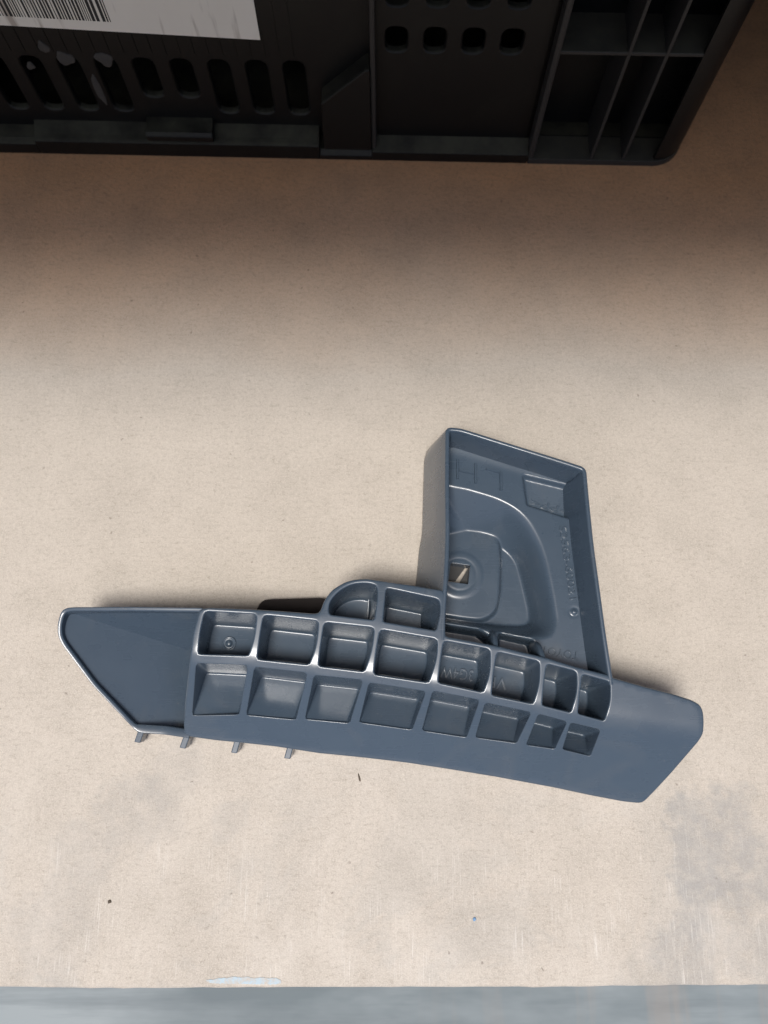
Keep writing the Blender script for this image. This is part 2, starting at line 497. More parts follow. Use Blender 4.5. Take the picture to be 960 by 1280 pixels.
for outline, prm in cells:
    lp = resample(outline, NC)
    if area2(lp) < 0: lp = lp[::-1]          # px: y down; travel so that the right-hand normal points outward
    nrm = normals2(lp)
    c = lp.mean(0)
    if np.sum((lp - c) * nrm) < 0: nrm = -nrm
    lip = lp + nrm * 1.0
    holes.append(lip)
    lp = lp + nrm * .9; lip = lp + nrm * .8; holes[-1] = lip
    base = skin3(lp)
    ring_out = skin3(lip)
    # world inward directions
    w0 = base[:, :2]; wn_ = normals2(w0); wc = w0.mean(0)
    if np.sum((wc - w0) * wn_) < 0: wn_ = -wn_
    rings = [ring_out, base]
    for a in (30, 60, 90):
        a = math.radians(a)
        f_ = FIL if 'lo' not in prm else .5
        q = base.copy(); q[:, :2] += wn_ * f_ * math.sin(a); q[:, 2] -= f_ * (1 - math.cos(a))
        rings.append(q)
    # floor loop: inset by the lean of each side
    top = rings[-1]
    e1 = ROW_DIR; e2 = np.array((-e1[1], e1[0]))
    lu, lv = top[:, :2] @ e1, top[:, :2] @ e2
    wu, wv = np.ptp(lu), np.ptp(lv); cu_, cv_ = (lu.max() + lu.min()) / 2, (lv.max() + lv.min()) / 2
    def shrink(q, W_, E_, S_, N_):
        u, v_ = q[:, :2] @ e1, q[:, :2] @ e2
        w1, w2 = np.ptp(u), np.ptp(v_); m1, m2 = (u.max() + u.min()) / 2, (v_.max() + v_.min()) / 2
        u = m1 + (W_ - E_) / 2 + (u - m1) * (w1 - W_ - E_) / w1
        v_ = m2 + (S_ - N_) / 2 + (v_ - m2) * (w2 - S_ - N_) / w2
        r_ = q.copy(); r_[:, :2] = u[:, None] * e1 + v_[:, None] * e2
        return r_
    fl = shrink(top, prm['W'], prm['E'], prm['S'], prm['N'])
    v01 = (lp[:, 1] - lp[:, 1].min()) / (np.ptp(lp[:, 1]))
    if 'lo' not in prm:
        zt, zb = Z_TOP - prm['dn'], Z_TOP - prm['ds']
    else:
        zt, zb = skin_z(lp).max() - prm['dn'], skin_z(lp).min() - prm['ds']
    if True:
        vv = fl[:, :2] @ e2
        fl[:, 2] = zt + (zb - zt) * (vv.max() - vv) / np.ptp(vv)
    L = np.linalg.norm(fl - top, axis=1)
    fr = np.minimum(1.0, .42 * L)[:, None]
    Wp = fl + (top - fl) / L[:, None] * fr
    fm = float(fr.mean()); Fp = shrink(fl, fm, fm, fm, fm)
    if True:
        Fp[:, 2] = zt + (zb - zt) * (vv.max() - Fp[:, :2] @ e2) / np.ptp(vv)
    rings.append(Wp)
    for t in (.33, .66, 1.):
        rings.append((1 - t) ** 2 * Wp + 2 * t * (1 - t) * fl + t * t * Fp)
    cen = Fp.mean(0)
    for t in (.35, .7, .93):
        rings.append(Fp + (cen - Fp) * t)
    v, f = loft(rings)
    f.append(tuple(range(len(v) - NC, len(v))))
    part("cell", v, f, sharp=None)
    pocket_floor.append(cen)

# ---- the skin the cells are sunk into
bnd = [  # (px, py, bottom of the outer wall there in mm)
    (249.6, 761.5, 24), (245, 777, 16), (241, 792, 8), (237, 827.5, 3), (232, 873, 3), (229.5, 905, 3), (231, 919.5, 3)]
south = [(270, 924.8, 4), (303, 928, 4), (345, 932.7, 4), (399, 941, 4), (455, 946.5, 4), (510, 953, 4), (565, 961.5, 3), (620, 970.5, 3), (693.5, 984, 2), (740, 994, 1.5), (780, 1001.5, 1.5), (801, 1003.5, 1)]
end = [(806, 1001, 1), (820, 986.7, 1.5), (840, 965, 2), (873, 926.7, 3), (879, 916.7, 3), (880, 903, 3), (879, 889, 3), (875, 881, 3), (865, 875.5, 3), (840, 867.5, 3), (806.7, 859, 3), (768, 848, 3)]
nrib = [(760, 844, 5), (720, 834, 5), (683, 822.5, 5), (674, 820.5, 5), (620, 807.5, 5), (587, 801.5, 5), (556.5, 796, 5), (555.5, 770, 5), (556, 745, 5)]
tower = [(553.5, 737.5, 2), (546, 737, 2), (513, 731.5, 2), (480, 726.8, 2), (459, 723.6, 2), (442.5, 724.6, 2), (431, 728, 2), (423.8, 732, 2), (415, 738, 2), (409, 745.4, 2), (404.5, 753, 2), (402, 761, 2), (399, 766, 2), (394, 767.5, 2), (355, 764.5, 2), (320, 762.3, 2), (285, 760.6, 12), (262, 759.8, 22)]
B = np.array(bnd + south + end + nrib + tower, float)
rad = [3] * len(B)
Bd = round_poly(B, 3.0, 3)
Bd = resample(Bd, 420)
outer = Bd[:, :2]
if area2(outer) < 0: outer = outer[::-1]; Bd = Bd[::-1]
nrm = normals2(outer)
test = inside(outer, outer + nrm * 1.0)
if test.mean() > .5: nrm = -nrm
inner = outer - nrm * 2.2
v2, tris = fill2(inner, holes, 5.0)
v3 = list(skin3(v2))
V, F = [], []
add(V, F, v3, tris)
ib = skin3(inner)
wn_ = normals2(ib[:, :2])
if np.mean(inside(ib[:, :2], ib[:, :2] + wn_ * .5)) > .5: wn_ = -wn_
rings = [ib]
for a in (22, 45, 68, 90):
    a = math.radians(a); q = ib.copy()
    q[:, :2] += wn_ * 1.15 * math.sin(a); q[:, 2] -= 1.15 * (1 - math.cos(a)); rings.append(q)
q = rings[-1].copy()
zb = np.minimum(Bd[:, 2], q[:, 2] - 1.5)
q1 = q.copy(); q1[:, 2] = zb; q1[:, :2] += wn_ * (.02 * (q[:, 2] - zb))[:, None]
rings.append((q * .5 + q1 * .5)); rings.append(q1)
q2 = q1.copy(); q2[:, :2] -= wn_ * 2.0
rings.append(q2)
v, f = loft(rings)
add(V, F, v, f)
part("ribbed_shell", V, F, sharp=62, weld=.03)

# ---- scoop at the left end
rim_px = [(253, 762.3, 45.0), (246, 762.0, 44.8), (165, 761, 43), (90, 761.3, 40.5), (81.5, 762.5, 40), (77.5, 767, 39.6), (74.2, 780, 39), (74.3, 793, 38), (79, 803.5, 37), (117, 854.5, 30), (159, 899, 23), (168, 908, 21), (175, 911, 20.5), (186, 911.5, 20), (208, 913, 18.6), (230, 916.5, 15.7), (237, 917.5, 15.0)]
R = resample(round_poly(np.array(rim_px), 5, 4, False), 150, False)
R3 = np.array([P(*q) for q in R])
t = np.gradient(R3, axis=0); t = t[:, :2] / np.linalg.norm(t[:, :2], axis=1, keepdims=True)
nr = np.stack([t[:, 1], -t[:, 0]], 1)
cen = R3[:, :2].mean(0)
if np.mean(np.sum((R3[:, :2] - cen) * nr, 1)) < 0: nr = -nr
hw = 1.35
rings = []
def off(o_, dz):
    q = R3.copy(); q[:, :2] += nr * o_; q[:, 2] += dz; return q
wS = sstep(166, 176, R[:, 0]) * (R[:, 1] > 880); hw = (1.05 + 1.15 * wS)[:, None]
rings = [off(-hw - .5, -9.0), off(-hw - .15, -2.0), off(-hw, -.95), off(-hw * .9, -.68), off(-hw * .72, -.52), off(hw * .72, 0), off(hw * .9, -.1), off(hw, -.35), off(hw + .1, -3), off(hw + .2, -9.0)]
v, f = loft(rings, False)
part("scoop_rim", v, f)
A_ = (79, 763, 0.); Bp = (262, 764, 42.0)
def on_plane(px, py, a, b, c):
    n_ = np.cross(b - a, c - a); o_ = np.array((0., 0., H)); d_ = P(px, py, 0) - o_
    return o_ + d_ * (n_ @ (a - o_)) / (n_ @ d_)
def z_of(px, py): return float(on_plane(px, py, *_pl)[2])
zd_ = 1.5
while True:                                             # as deep as the board underneath allows
    _pl = (P(76, 790, 35.2), P(172, 911, 16.5), P(231, 918, zd_))
    if z_of(264, 822) > 1.2 and z_of(238, 921) > .6: break
    zd_ += .25
A_ = (79, 763, z_of(79, 763)); Cp = (264, 822, z_of(264, 822)); Dp = (238, 921, z_of(238, 921)); Fp_ = (172, 911, 16.5); Wp = (75.5, 790, z_of(75.5, 790)); W2 = (117, 855, z_of(117, 855))
def tri_grid(a, b, c, k=10):
    a, b, c = (np.array(P(*q)) for q in (a, b, c))
    V, F, idx = [], [], {}
    for i in range(k + 1):
        for j in range(k + 1 - i):
            idx[i, j] = len(V); V.append(a + (b - a) * i / k + (c - a) * j / k)
    for i in range(k):
        for j in range(k - i):
            F.append((idx[i, j], idx[i + 1, j], idx[i, j + 1]))
            if i + j < k - 1: F.append((idx[i + 1, j], idx[i + 1, j + 1], idx[i, j + 1]))
    return V, F
V, F = [], []
for tr in ((A_, Bp, Cp), (A_, Cp, Dp), (A_, Dp, Fp_), (A_, Fp_, W2), (A_, W2, Wp)):
    add(V, F, *tri_grid(*tr))
part("scoop_floor", V, F, weld=.05, sharp=1.5)

# ---- fins that end in little feet under the front edge
for a, b, ln in (((171.5, 916), (183, 918), 11), ((229, 921), (239, 923), 13), ((292.5, 927), (300, 928), 13), ((358.5, 935), (369, 936.5), 12)):
    zt, zb_ = 11.0, 3.0
    p0, p1 = P(*a, zt)[:2], P(*b, zt)[:2]
    e = (p1 - p0); w = np.linalg.norm(e); e /= w; w = min(w, 3.4)
    s = np.array((e[1], -e[0]))
    if s[1] > 0: s = -s
    s = s + e * -.12; Lf = ln / 2.18
    V = []
    for z_, ex in ((zb_, -.6), (zt, 0)):
        for (u, k) in ((0, -9), (w, -9), (w, Lf + ex), (0, Lf + ex)):
            q = p0 + e * u + s * k
            V.append((q[0], q[1], z_))
    F = [(0, 3, 2, 1), (4, 5, 6, 7), (0, 1, 5, 4), (1, 2, 6, 5), (2, 3, 7, 6), (3, 0, 4, 7)]
    bevel(part("foot", V, F, smooth=False), .5, 3)

# ---- upright tray: rim wall
path = [(553.5, 800, 14, 2), (554, 770, 14, 2), (556.5, 735, 13.5, 2), (559, 690, 13, 2), (559.6, 662, 12.3, 2), (559.4, 645, 10.6, 2), (559, 600, 10.2, 2), (559.5, 536, 9.8, 2),
        (575, 537, 3, 2), (640, 557.5, 3, 2), (700, 576, 3, 2), (730.5, 586, 3, 2), (733.5, 620, 2.5, 2), (739.5, 680, 2.5, 2), (746.5, 730, 2.5, 2), (754.5, 790, 2.5, 2), (763.5, 848, 2.5, 2), (764.5, 856, 2.5, 2)]
# (px, py, outward lean at the foot, foot z)
rads = [0, 8, 12, 20, 10, 10, 10, 4.5, 8, 20, 20, 5, 10, 20, 20, 20, 8, 0]
Rp = resample(round_poly(np.array(path, float), rads, 6, False), 260, False)
T3 = np.array([P(a, b, 46.3) for a, b in Rp[:, :2]])
tt = np.gradient(T3[:, :2], axis=0); tt /= np.linalg.norm(tt, axis=1, keepdims=True)
nn = np.stack([tt[:, 1], -tt[:, 0]], 1)
cen = T3[:, :2].mean(0)
if np.mean(np.sum((T3[:, :2] - cen) * nn, 1)) < 0: nn = -nn
lean = Rp[:, 2]
for _ in range(6): lean = np.convolve(np.r_[lean[0], lean, lean[-1]], (.25, .5, .25), 'valid')
inE = np.clip(nn[:, 0], 0, 1) ** 2; inN = np.clip(nn[:, 1], 0, 1) ** 2; inW = np.clip(-nn[:, 0], 0, 1) ** 2
inl = (5.5 * inE + 3.2 * inN + 1.2 * inW)
def offT(o_, z_):
    q = T3.copy(); q[:, :2] += nn * (np.asarray(o_)[:, None] if hasattr(o_, '__len__') else o_); q[:, 2] = z_; return q
hw = 1.15
n_ = len(T3)
rings = [offT(hw + lean - .6, 2.2), offT(hw + lean, 2.0), offT(hw + lean * .96, 4.0), offT(hw + lean * .5, 24.5), offT(hw + .15, 45.2), offT(hw * .85, 45.95), offT(hw * .5, 46.25), offT(-hw * .5, 46.25), offT(-hw * .85, 45.95), offT(-hw - .12, 45.2), offT(-hw - inl * .5, 36), offT(-hw - inl, 27), offT(-hw - inl * 1.4, 19), offT(-hw - inl * 1.8, 5)]
v, f = loft(rings, False)
part("tray_wall", v, f)

# ---- tray floor as a moulded relief, the square hole lying on the grid
hole_px = [(562, 703.5), (588, 706.5), (585.5, 731), (561, 727)]
Z_PAD, Z_LEDGE, Z_BAS = 12.5, 28.0, 8.5
hq = np.array([P(a, b, Z_PAD)[:2] for a, b in hole_px])
ex = (hq[1] - hq[0]) + (hq[2] - hq[3]); sw = np.linalg.norm(ex) / 2; ex /= np.linalg.norm(ex)
ey = np.array((-ex[1], ex[0]))
sh = (np.linalg.norm(hq[3] - hq[0]) + np.linalg.norm(hq[2] - hq[1])) / 2
hc = hq.mean(0)
NS = 20
dx_, dy_ = sw / NS, sh / NS
i0, i1, j0, j1 = -int(22 / dx_), int(108 / dx_), -int(70 / dy_), int(92 / dy_)
I, J = np.meshgrid(np.arange(i0, i1 + 1), np.arange(j0, j1 + 1), indexing='ij')
org = hc - ex * sw / 2 - ey * sh / 2
G = org + I[..., None] * dx_ * ex + J[..., None] * dy_ * ey
Q = G.reshape(-1, 2)
def W(pts, z): return np.array([P(a, b, z)[:2] for a, b in pts])
dom = np.vstack([W([(553, 805), (556, 735), (559, 650), (559.5, 539), (575, 540), (640, 560), (700, 579), (729, 588), (733, 620), (738, 680), (745, 730), (753, 790), (763, 850)], 46), W([(720, 838), (674, 824), (620, 811), (556, 799)], 46)])
bt = W(round_poly([(545, 603), (566, 608.5), (582, 611), (620, 622.5), (645, 635), (662, 650), (675, 673), (684, 700), (693, 745), (698, 780), (690, 797), (670, 799), (600, 785), (545, 776)], 12), Z_LEDGE)
bb = W(round_poly([(540, 672), (605, 676), (628, 684), (645, 700), (653, 730), (662, 768), (660, 783), (625, 783), (540, 772)], 12), Z_BAS)
dt = sdf(bt, Q); db = sdf(bb, Q)
t_ = np.clip(dt, 0, None) / np.maximum(np.clip(dt, 0, None) + np.clip(-db, 0, None), 1e-6)
t_ = np.where(db > 0, 1., t_)
xe = P(640, 700, 20)[0]; we = sstep(xe - 6, xe + 14, Q[:, 0])
prof_ = t_ * (1 - we) + t_ ** 1.55 * we
z = Z_LEDGE - (Z_LEDGE - Z_BAS) * prof_
pad = sdf(W(round_poly([(540, 655), (580, 655), (606, 660), (625, 676), (626.5, 710), (625, 745), (620, 766), (604, 776), (586, 775), (540, 768)], 9), Z_PAD), Q)
padm = sstep(-.9, .7, pad)
z = np.maximum(z, z * (1 - padm) + Z_PAD * padm)
rr = np.linalg.norm(Q - P(574.5, 718.5, Z_PAD)[:2], axis=1)
R_o, R_i = 29 / 2.19, 20.5 / 2.19
z += padm * (.30 * sstep(R_o + .35, R_o - .35, rr) - .35 * np.exp(-((rr - R_i) / .35) ** 2))
blk_poly = W([(651.5, 598), (709.5, 612), (716.5, 653), (657, 634)], 22)
blk = sdf(blk_poly, Q)
north = W([(651.5, 598), (709.5, 612)], 22)
dn = dist_poly(north, Q, False)
bm_ = sstep(-.25, .55, blk)
z = z * (1 - bm_) + (Z_LEDGE - 3.5 - 1.5 * np.clip(dn / 17, 0, 1)) * bm_
for poly, zf in (([(552, 781), (598, 788), (611, 797), (616, 812), (552, 803)], 12.0), ([(624, 792), (664, 801), (672, 822), (622, 815)], 16.0)):
    m_ = sstep(-.4, .9, sdf(W(poly, 26), Q)); z = z * (1 - m_) + zf * m_
bumpc = np.linalg.norm(Q - P(717.5, 765, Z_LEDGE)[:2], axis=1)
z += 1.1 * np.sqrt(np.clip(1 - (bumpc / 1.7) ** 2, 0, 1)) - .35 * np.exp(-((bumpc - 2.2) / .5) ** 2)
# north and east margins rise a little into the walls, as the moulding is filleted there
Zg = z.reshape(I.shape)
for _ in range(2):
    Zp = np.pad(Zg, 1, mode='edge')
    Zg = (Zp[1:-1, 1:-1] * 2 + Zp[:-2, 1:-1] + Zp[2:, 1:-1] + Zp[1:-1, :-2] + Zp[1:-1, 2:]) / 6
okv = inside(dom, Q).reshape(I.shape)
use = okv[:-1, :-1] & okv[1:, :-1] & okv[:-1, 1:] & okv[1:, 1:]
hm = (I[:-1, :-1] >= 0) & (I[:-1, :-1] < NS) & (J[:-1, :-1] >= 0) & (J[:-1, :-1] < NS)
use &= ~hm
idx = -np.ones(I.shape, int)
need = np.zeros(I.shape, bool)
for a in (0, 1):
    for b in (0, 1): need[a:I.shape[0] - 1 + a, b:I.shape[1] - 1 + b] |= use
idx[need] = np.arange(need.sum())
V = [(g[0], g[1], zz) for g, zz in zip(G[need], Zg[need])]
ii, jj = np.nonzero(use)
F = [(int(idx[a, b]), int(idx[a + 1, b]), int(idx[a + 1, b + 1]), int(idx[a, b + 1])) for a, b in zip(ii, jj)]
tray = part("tray_floor", V, F)
# sleeve of the square hole
sq = [org, org + ex * sw, org + ex * sw + ey * sh, org + ey * sh]
lp = resample(np.array(sq), 40)
nrm = normals2(lp); 
if np.sum((lp - lp.mean(0)) * nrm) < 0: nrm = -nrm
rg = [np.c_[lp + nrm * .5, np.full(40, Z_PAD + .26)], np.c_[lp + nrm * .1, np.full(40, Z_PAD + .36)], np.c_[lp - nrm * .15, np.full(40, Z_PAD + .2)], np.c_[lp - nrm * .25, np.full(40, Z_PAD - 2.6)], np.c_[lp - nrm * .3, np.full(40, 4.)]]
v, f = loft(rg)
sl0 = part("square_hole_lip", v, f, sharp=50, parent=tray).location = (0, 0, 0)

# the clip behind the hole, split by a slanting gap
def hp(u, w_, z_): return (*(org + ex * sw * u + ey * sh * w_), z_)
V, F = [], []
for quad in (((-.1, 1.1), (-.1, .22), (.40, .22), (.86, 1.1)), ((.50, -.1), (1.1, -.1), (1.1, 1.1), (1.0, 1.1))):
    add(V, F, [hp(a, b, 5.0) for a, b in quad] + [hp(a, b, 3.2) for a, b in quad], [(0, 1, 2, 3), (7, 6, 5, 4)] + [(i, (i + 1) % 4, 4 + (i + 1) % 4, 4 + i) for i in range(4)])
part("backing_clip", V, F, M_INK, smooth=False)

# ---- two short ribs between the tray and the cells
for a, b in (((614.5, 790), (620, 811)), ((668, 802), (679, 824))):
    p0, p1 = P(*a, 30), P(*b, 44)
    d = (p1 - p0)[:2]; L = np.linalg.norm(d); d /= L; s = np.array((d[1], -d[0]))
    V = []; 
    for k, zt in ((-1.5, 22), (0, 29), (.12, 36), (.3, 40), (.6, 43.0), (1.1, 45.2)):
        q = p0[:2] + d * L * k if k > 0 else p0[:2] + d * k
        V += [(*(q - s * 1.5), 6), (*(q - s * 1.25), zt - .5), (*(q - s * .7), zt), (*(q + s * .7), zt), (*(q + s * 1.25), zt - .5), (*(q + s * 1.5), 6)]
    F = []
    for k in range(5):
        for m in range(5): F.append((k * 6 + m, k * 6 + m + 1, k * 6 + m + 7, k * 6 + m + 6))
    F.append(tuple(range(6)))
    part("rib", V, F, sharp=60)

# ---- gussets inside the two tower cells
for a, b, zc in (((461, 748), (459.5, 774), 15.5), ((533.5, 762), (525, 786), 15.5)):
    p0, p1 = P(*a, zc + 2), P(*b, zc + 1)
    d = (p1 - p0)[:2]; L = np.linalg.norm(d); d /= L; s = np.array((d[1], -d[0])) * .35
    V = []
    for q, zt in ((p0[:2] - d * 1.5, zc + 4), (p1[:2] + d * 2, zc + 1.6)):
        V += [(*(q - s * 1.6), zc), (*(q - s), zt), (*(q + s), zt), (*(q + s * 1.6), zc)]
    F = [(0, 1, 5, 4), (1, 2, 6, 5), (2, 3, 7, 6), (0, 3, 2, 1), (4, 5, 6, 7)]
    bevel(part("gusset", V, F, smooth=False), .25, 2)

# ---- moulding mark in the first cell
c0 = P(286.5, 804.5, Z_TOP - 21.0)
rg = []
for r_, h_ in ((3.9, .0), (3.6, .45), (3.2, .5), (2.9, .1), (1.9, .05), (1.6, .7), (1.1, 1.15), (.5, 1.35)):
    a = np.linspace(0, 2 * math.pi, 33)[:-1]
    rg.append(np.stack([c0[0] + r_ * np.cos(a), c0[1] + r_ * np.sin(a), np.full(32, c0[2] + .05 + h_)], 1))
v, f = loft(rg); f.append(tuple(range(len(v) - 32, len(v))))
part("ejector_mark", v, f)

# ---- dark wedge-shaped block added under the shell's rear edge
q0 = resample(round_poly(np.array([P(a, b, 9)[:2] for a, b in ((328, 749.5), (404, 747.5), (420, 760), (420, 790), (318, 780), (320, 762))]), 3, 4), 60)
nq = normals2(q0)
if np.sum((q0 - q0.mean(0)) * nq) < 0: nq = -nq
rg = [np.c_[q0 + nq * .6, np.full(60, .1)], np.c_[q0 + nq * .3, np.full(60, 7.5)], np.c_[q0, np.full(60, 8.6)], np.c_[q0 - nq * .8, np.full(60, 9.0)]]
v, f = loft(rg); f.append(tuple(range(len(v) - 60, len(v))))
part("dark_wedge", v, f, M_WEDGE)

# ---- raised lettering
def lettering(txt, pa, pb, z, height, thin=0., ext=.3, gap=1.0, name="raised_lettering", wid=None, lift=0.0, rot=None):
    """text whose baseline starts at pa and runs towards pb (px), height in mm"""
    a, b = P(*pa, z), P(*pb, z)
    cu = bpy.data.curves.new(name, 'FONT'); cu.body = txt; cu.size = 1.0
    cu.extrude = ext * MM / (height * MM / .73) ; cu.offset = thin; cu.space_character = gap
    cu.bevel_depth = .012; cu.bevel_resolution = 1; cu.resolution_u = 4
    tmp = bpy.data.objects.new(name, cu); COL.objects.link(tmp)
    dg = bpy.context.evaluated_depsgraph_get(); dg.update()
    me = bpy.data.meshes.new_from_object(tmp.evaluated_get(dg))
    bpy.data.objects.remove(tmp); bpy.data.curves.remove(cu)
    co = np.zeros(len(me.vertices) * 3); me.vertices.foreach_get("co", co); co = co.reshape(-1, 3)
    L = np.linalg.norm((b - a)[:2]); w = co[:, 0].max() - co[:, 0].min()
    sx = L / w; sy = height / .73
    co[:, 0] = (co[:, 0] - co[:, 0].min()) * sx; co[:, 1] *= sy; co[:, 2] *= sy
    ang = math.atan2(b[1] - a[1], b[0] - a[0])
    c, s = math.cos(ang), math.sin(ang)
    X = a[0] + co[:, 0] * c - co[:, 1] * s; Y = a[1] + co[:, 0] * s + co[:, 1] * c
    Zv = z + co[:, 2] + lift
    out = (np.stack([X, Y, Zv], 1) - ROOT_LOC) * MM
    me.vertices.foreach_set("co", out.ravel()); me.update()
    me.name = name
    me.materials.clear(); me.materials.append(M_GREY)
    o = bpy.data.objects.new(name, me); COL.objects.link(o); o.parent = ROOT
    return o
lettering("52563-60021", (699, 658), (712.5, 750), Z_LEDGE, 4.2, -.004, .8)
lettering("3G4W", (592, 838), (551.5, 833), Z_TOP - 25.0, 6.2, -.012, .8)
lettering("VF", (634, 848), (612, 845), Z_TOP - 25.0, 6.6, -.012, .8)
lettering("TOYOTA", (724, 816), (668, 806.5), Z_LEDGE, 4.4, -.006, .8)
lettering(">PP<", (713, 636.5), (664, 623), 23.3, 4.4, -.006, .7)
# the large thin-stroked L and H
V, F = [], []
def stroke(a, b, w=.55, h=1.0):
    p0, p1 = P(*a, Z_LEDGE)[:2], P(*b, Z_LEDGE)[:2]
    d = (p1 - p0) / np.linalg.norm(p1 - p0); s = np.array((d[1], -d[0]))
    v = []
    for ww, z_ in ((w * 1.5, -.2), (w * 1.5, .0), (w * .8, h)):
        e = .3 if z_ < h else 0
        for k in ((p0 - d * e - s * ww), (p1 + d * e - s * ww), (p1 + d * e + s * ww), (p0 - d * e + s * ww)):
            v.append((*k, Z_LEDGE + z_))
    f = [(0, 3, 2, 1), (8, 9, 10, 11)]
    for r_ in (0, 4):
        f += [(r_ + i, r_ + (i + 1) % 4, r_ + 4 + (i + 1) % 4, r_ + 4 + i) for i in range(4)]
    add(V, F, v, f)
stroke((572, 574.5), (572, 598.5)); stroke((594.5, 580), (594.5, 604)); stroke((574, 588), (592.5, 592))
stroke((608, 586), (625, 590.5)); stroke((626, 591), (626.3, 613))
part("raised_lettering", V, F, smooth=False)

# ------------------------------------------------------------------ the black crate
CX = empty("plastic_crate", (0, 0, 0))
cb0, cb1 = P(20, 190, 0), P(800, 206, 0)
yaw = math.atan2(cb1[1] - cb0[1], cb1[0] - cb0[0])
y_at0 = cb0[1] + (0 - cb0[0]) * math.tan(yaw)
CX.location = (0, y_at0 * MM, 0)
CX.rotation_euler = (0, 0, yaw)
tag(CX, "dusty black plastic crate with slotted side and a white barcode label", "crate")
def cpart(name, v, f, mat=None, smooth=False, parent=None, bv=.6, sharp=None):
    o = mesh_obj(name, v, f, mat or M_BLACK, parent or CX, smooth, sharp)
    if bv: bevel(o, bv, 2)
    return o
CL, CR, CD, CH = -400., 206., 380., 230.
def slot(cx, z0, z1, w, lean=0.):
    r = w / 2
    return round_poly([(cx - r, z0), (cx + r, z0), (cx + r + lean, z1), (cx - r + lean, z1)], r * .85, 5)
def plate(outer, hs, y, depth, name, lip=1.2):
    outer = resample(np.array(outer, float), 160)
    hs = [resample(h, 28) for h in hs]
    v2, tri = fill2(outer, hs, 9.0)
    V, F = [], []
    add(V, F, [(a, y, b) for a, b in v2], tri)
    for h in hs:
        nrm = normals2(h); c = h.mean(0)
        if np.sum((h - c) * nrm) < 0: nrm = -nrm
        rg = []
        for o_, d_ in ((0, 0), (-.35, .15), (-lip * .8, .6), (-lip, 1.4), (-lip, depth)):
            q = h + nrm * o_; rg.append(np.stack([q[:, 0], np.full(len(q), y + d_), q[:, 1]], 1))
        v, f = loft(rg); add(V, F, v, f)
    return cpart(name, V, F, None, True, None, 0, 40)

PY = 12.0
slots = []
for k in range(9):
    cx = -56 - 23.3 * k
    z0, z1 = (38, 70) if k in (3, 4) else (25.5, 70)
    slots.append(slot(cx, z0, z1, 15.5))
plate([(CL, 0), (-8, 0), (-8, CH), (CL, CH)], slots, PY, 4.5, "front_panel")
rh = []
for r_, zc in enumerate((88.7, 119, 149, 179)):
    for k in range(4):
        rh.append(slot(7 + 22.6 * k, zc - 9.5, zc + 9.5, 15.0))
plate([(-6, 0), (100, 0), (100, CH), (-6, CH)], rh, PY - 3, 4.5, "front_panel")

# inner box: far walls and floor of the crate
V, F = [], []
for b in ((CL, CL + 3, PY, CD, 0, CH), (CL, CR, CD - 3, CD, 0, CH), (CL, CR - 2, PY + 6, CD, 3, 6), (96, 99, PY - 3, PY + 25, 3, CH)):
    add(V, F, *box_data(*b))
cpart("inner_box", V, F, bv=0)
# right side wall with the rounded corner
r = 21.0
pl_ = [(CR - r, 0.0)] + [(CR - r + r * math.sin(a), r - r * math.cos(a)) for a in np.linspace(0.15, math.pi / 2, 8)] + [(CR, CD)]
outr = np.array(pl_); nrm = normals2(outr, False); inn = outr - nrm * 2.6
inn[0] = outr[0] + np.array((0, 2.6)) if nrm[0][1] < 0 else inn[0]
if np.mean(inn[:, 0]) > np.mean(outr[:, 0]): inn = outr + nrm * 2.6
rg = []
for z_ in (1.0, CH):
    rg.append((outr, inn, z_))
V = []; n1 = len(outr)
for outr_, inn_, z_ in rg:
    V += [(a, b, z_) for a, b in outr_] + [(a, b, z_) for a, b in inn_]
F = []
for i in range(n1 - 1):
    F += [(i, i + 1, 2 * n1 + i + 1, 2 * n1 + i), (n1 + i, 3 * n1 + i, 3 * n1 + i + 1, n1 + i + 1), (2 * n1 + i, 2 * n1 + i + 1, 3 * n1 + i + 1, 3 * n1 + i)]
F += [(0, 2 * n1, 3 * n1, n1)]
# trim the front of this wall away: only from the bend backwards
cpart("side_wall", V, F, None, True, None, 0, 40)
# back of the corner bay
v, f = box_data(99, CR - 2, 29, 32, 0, CH); cpart("bay_back", v, f, bv=0)
# bay ribs
def rib(x0, x1, y0, y1, z0, z1, bv=.7):
    v, f = box_data(x0, x1, y0, y1, z0, z1); return cpart("rib", v, f, M_WORN, bv=bv)
rib(98.5, 102.5, -.5, 36, 4, CH, 1.2)
rib(141, 143.4, 0, 35, 4, CH)
rib(163, 165.4, 0, 35, 4, CH)
def bay_plate(z0, z1, front):
    q = [(99, 36), (99, front), (CR - r, front)] + [(CR - r + (r - .6) * math.sin(a), front + (r - .6) * (1 - math.cos(a))) for a in np.linspace(.2, math.pi / 2, 7)] + [(CR - .6, 36)]
    V = [(a, b, z0) for a, b in q] + [(a, b, z1) for a, b in q]; m = len(q)
    F = [tuple(range(m))[::-1], tuple(range(m, 2 * m))] + [(i, (i + 1) % m, m + (i + 1) % m, m + i) for i in range(m)]
    return cpart("rib", V, F, M_WORN, bv=.5)
bay_plate(89, 91.5, .3); bay_plate(150, 152.5, .3); bay_plate(208, 211, .3)
bay_plate(0, 5, -1.2)
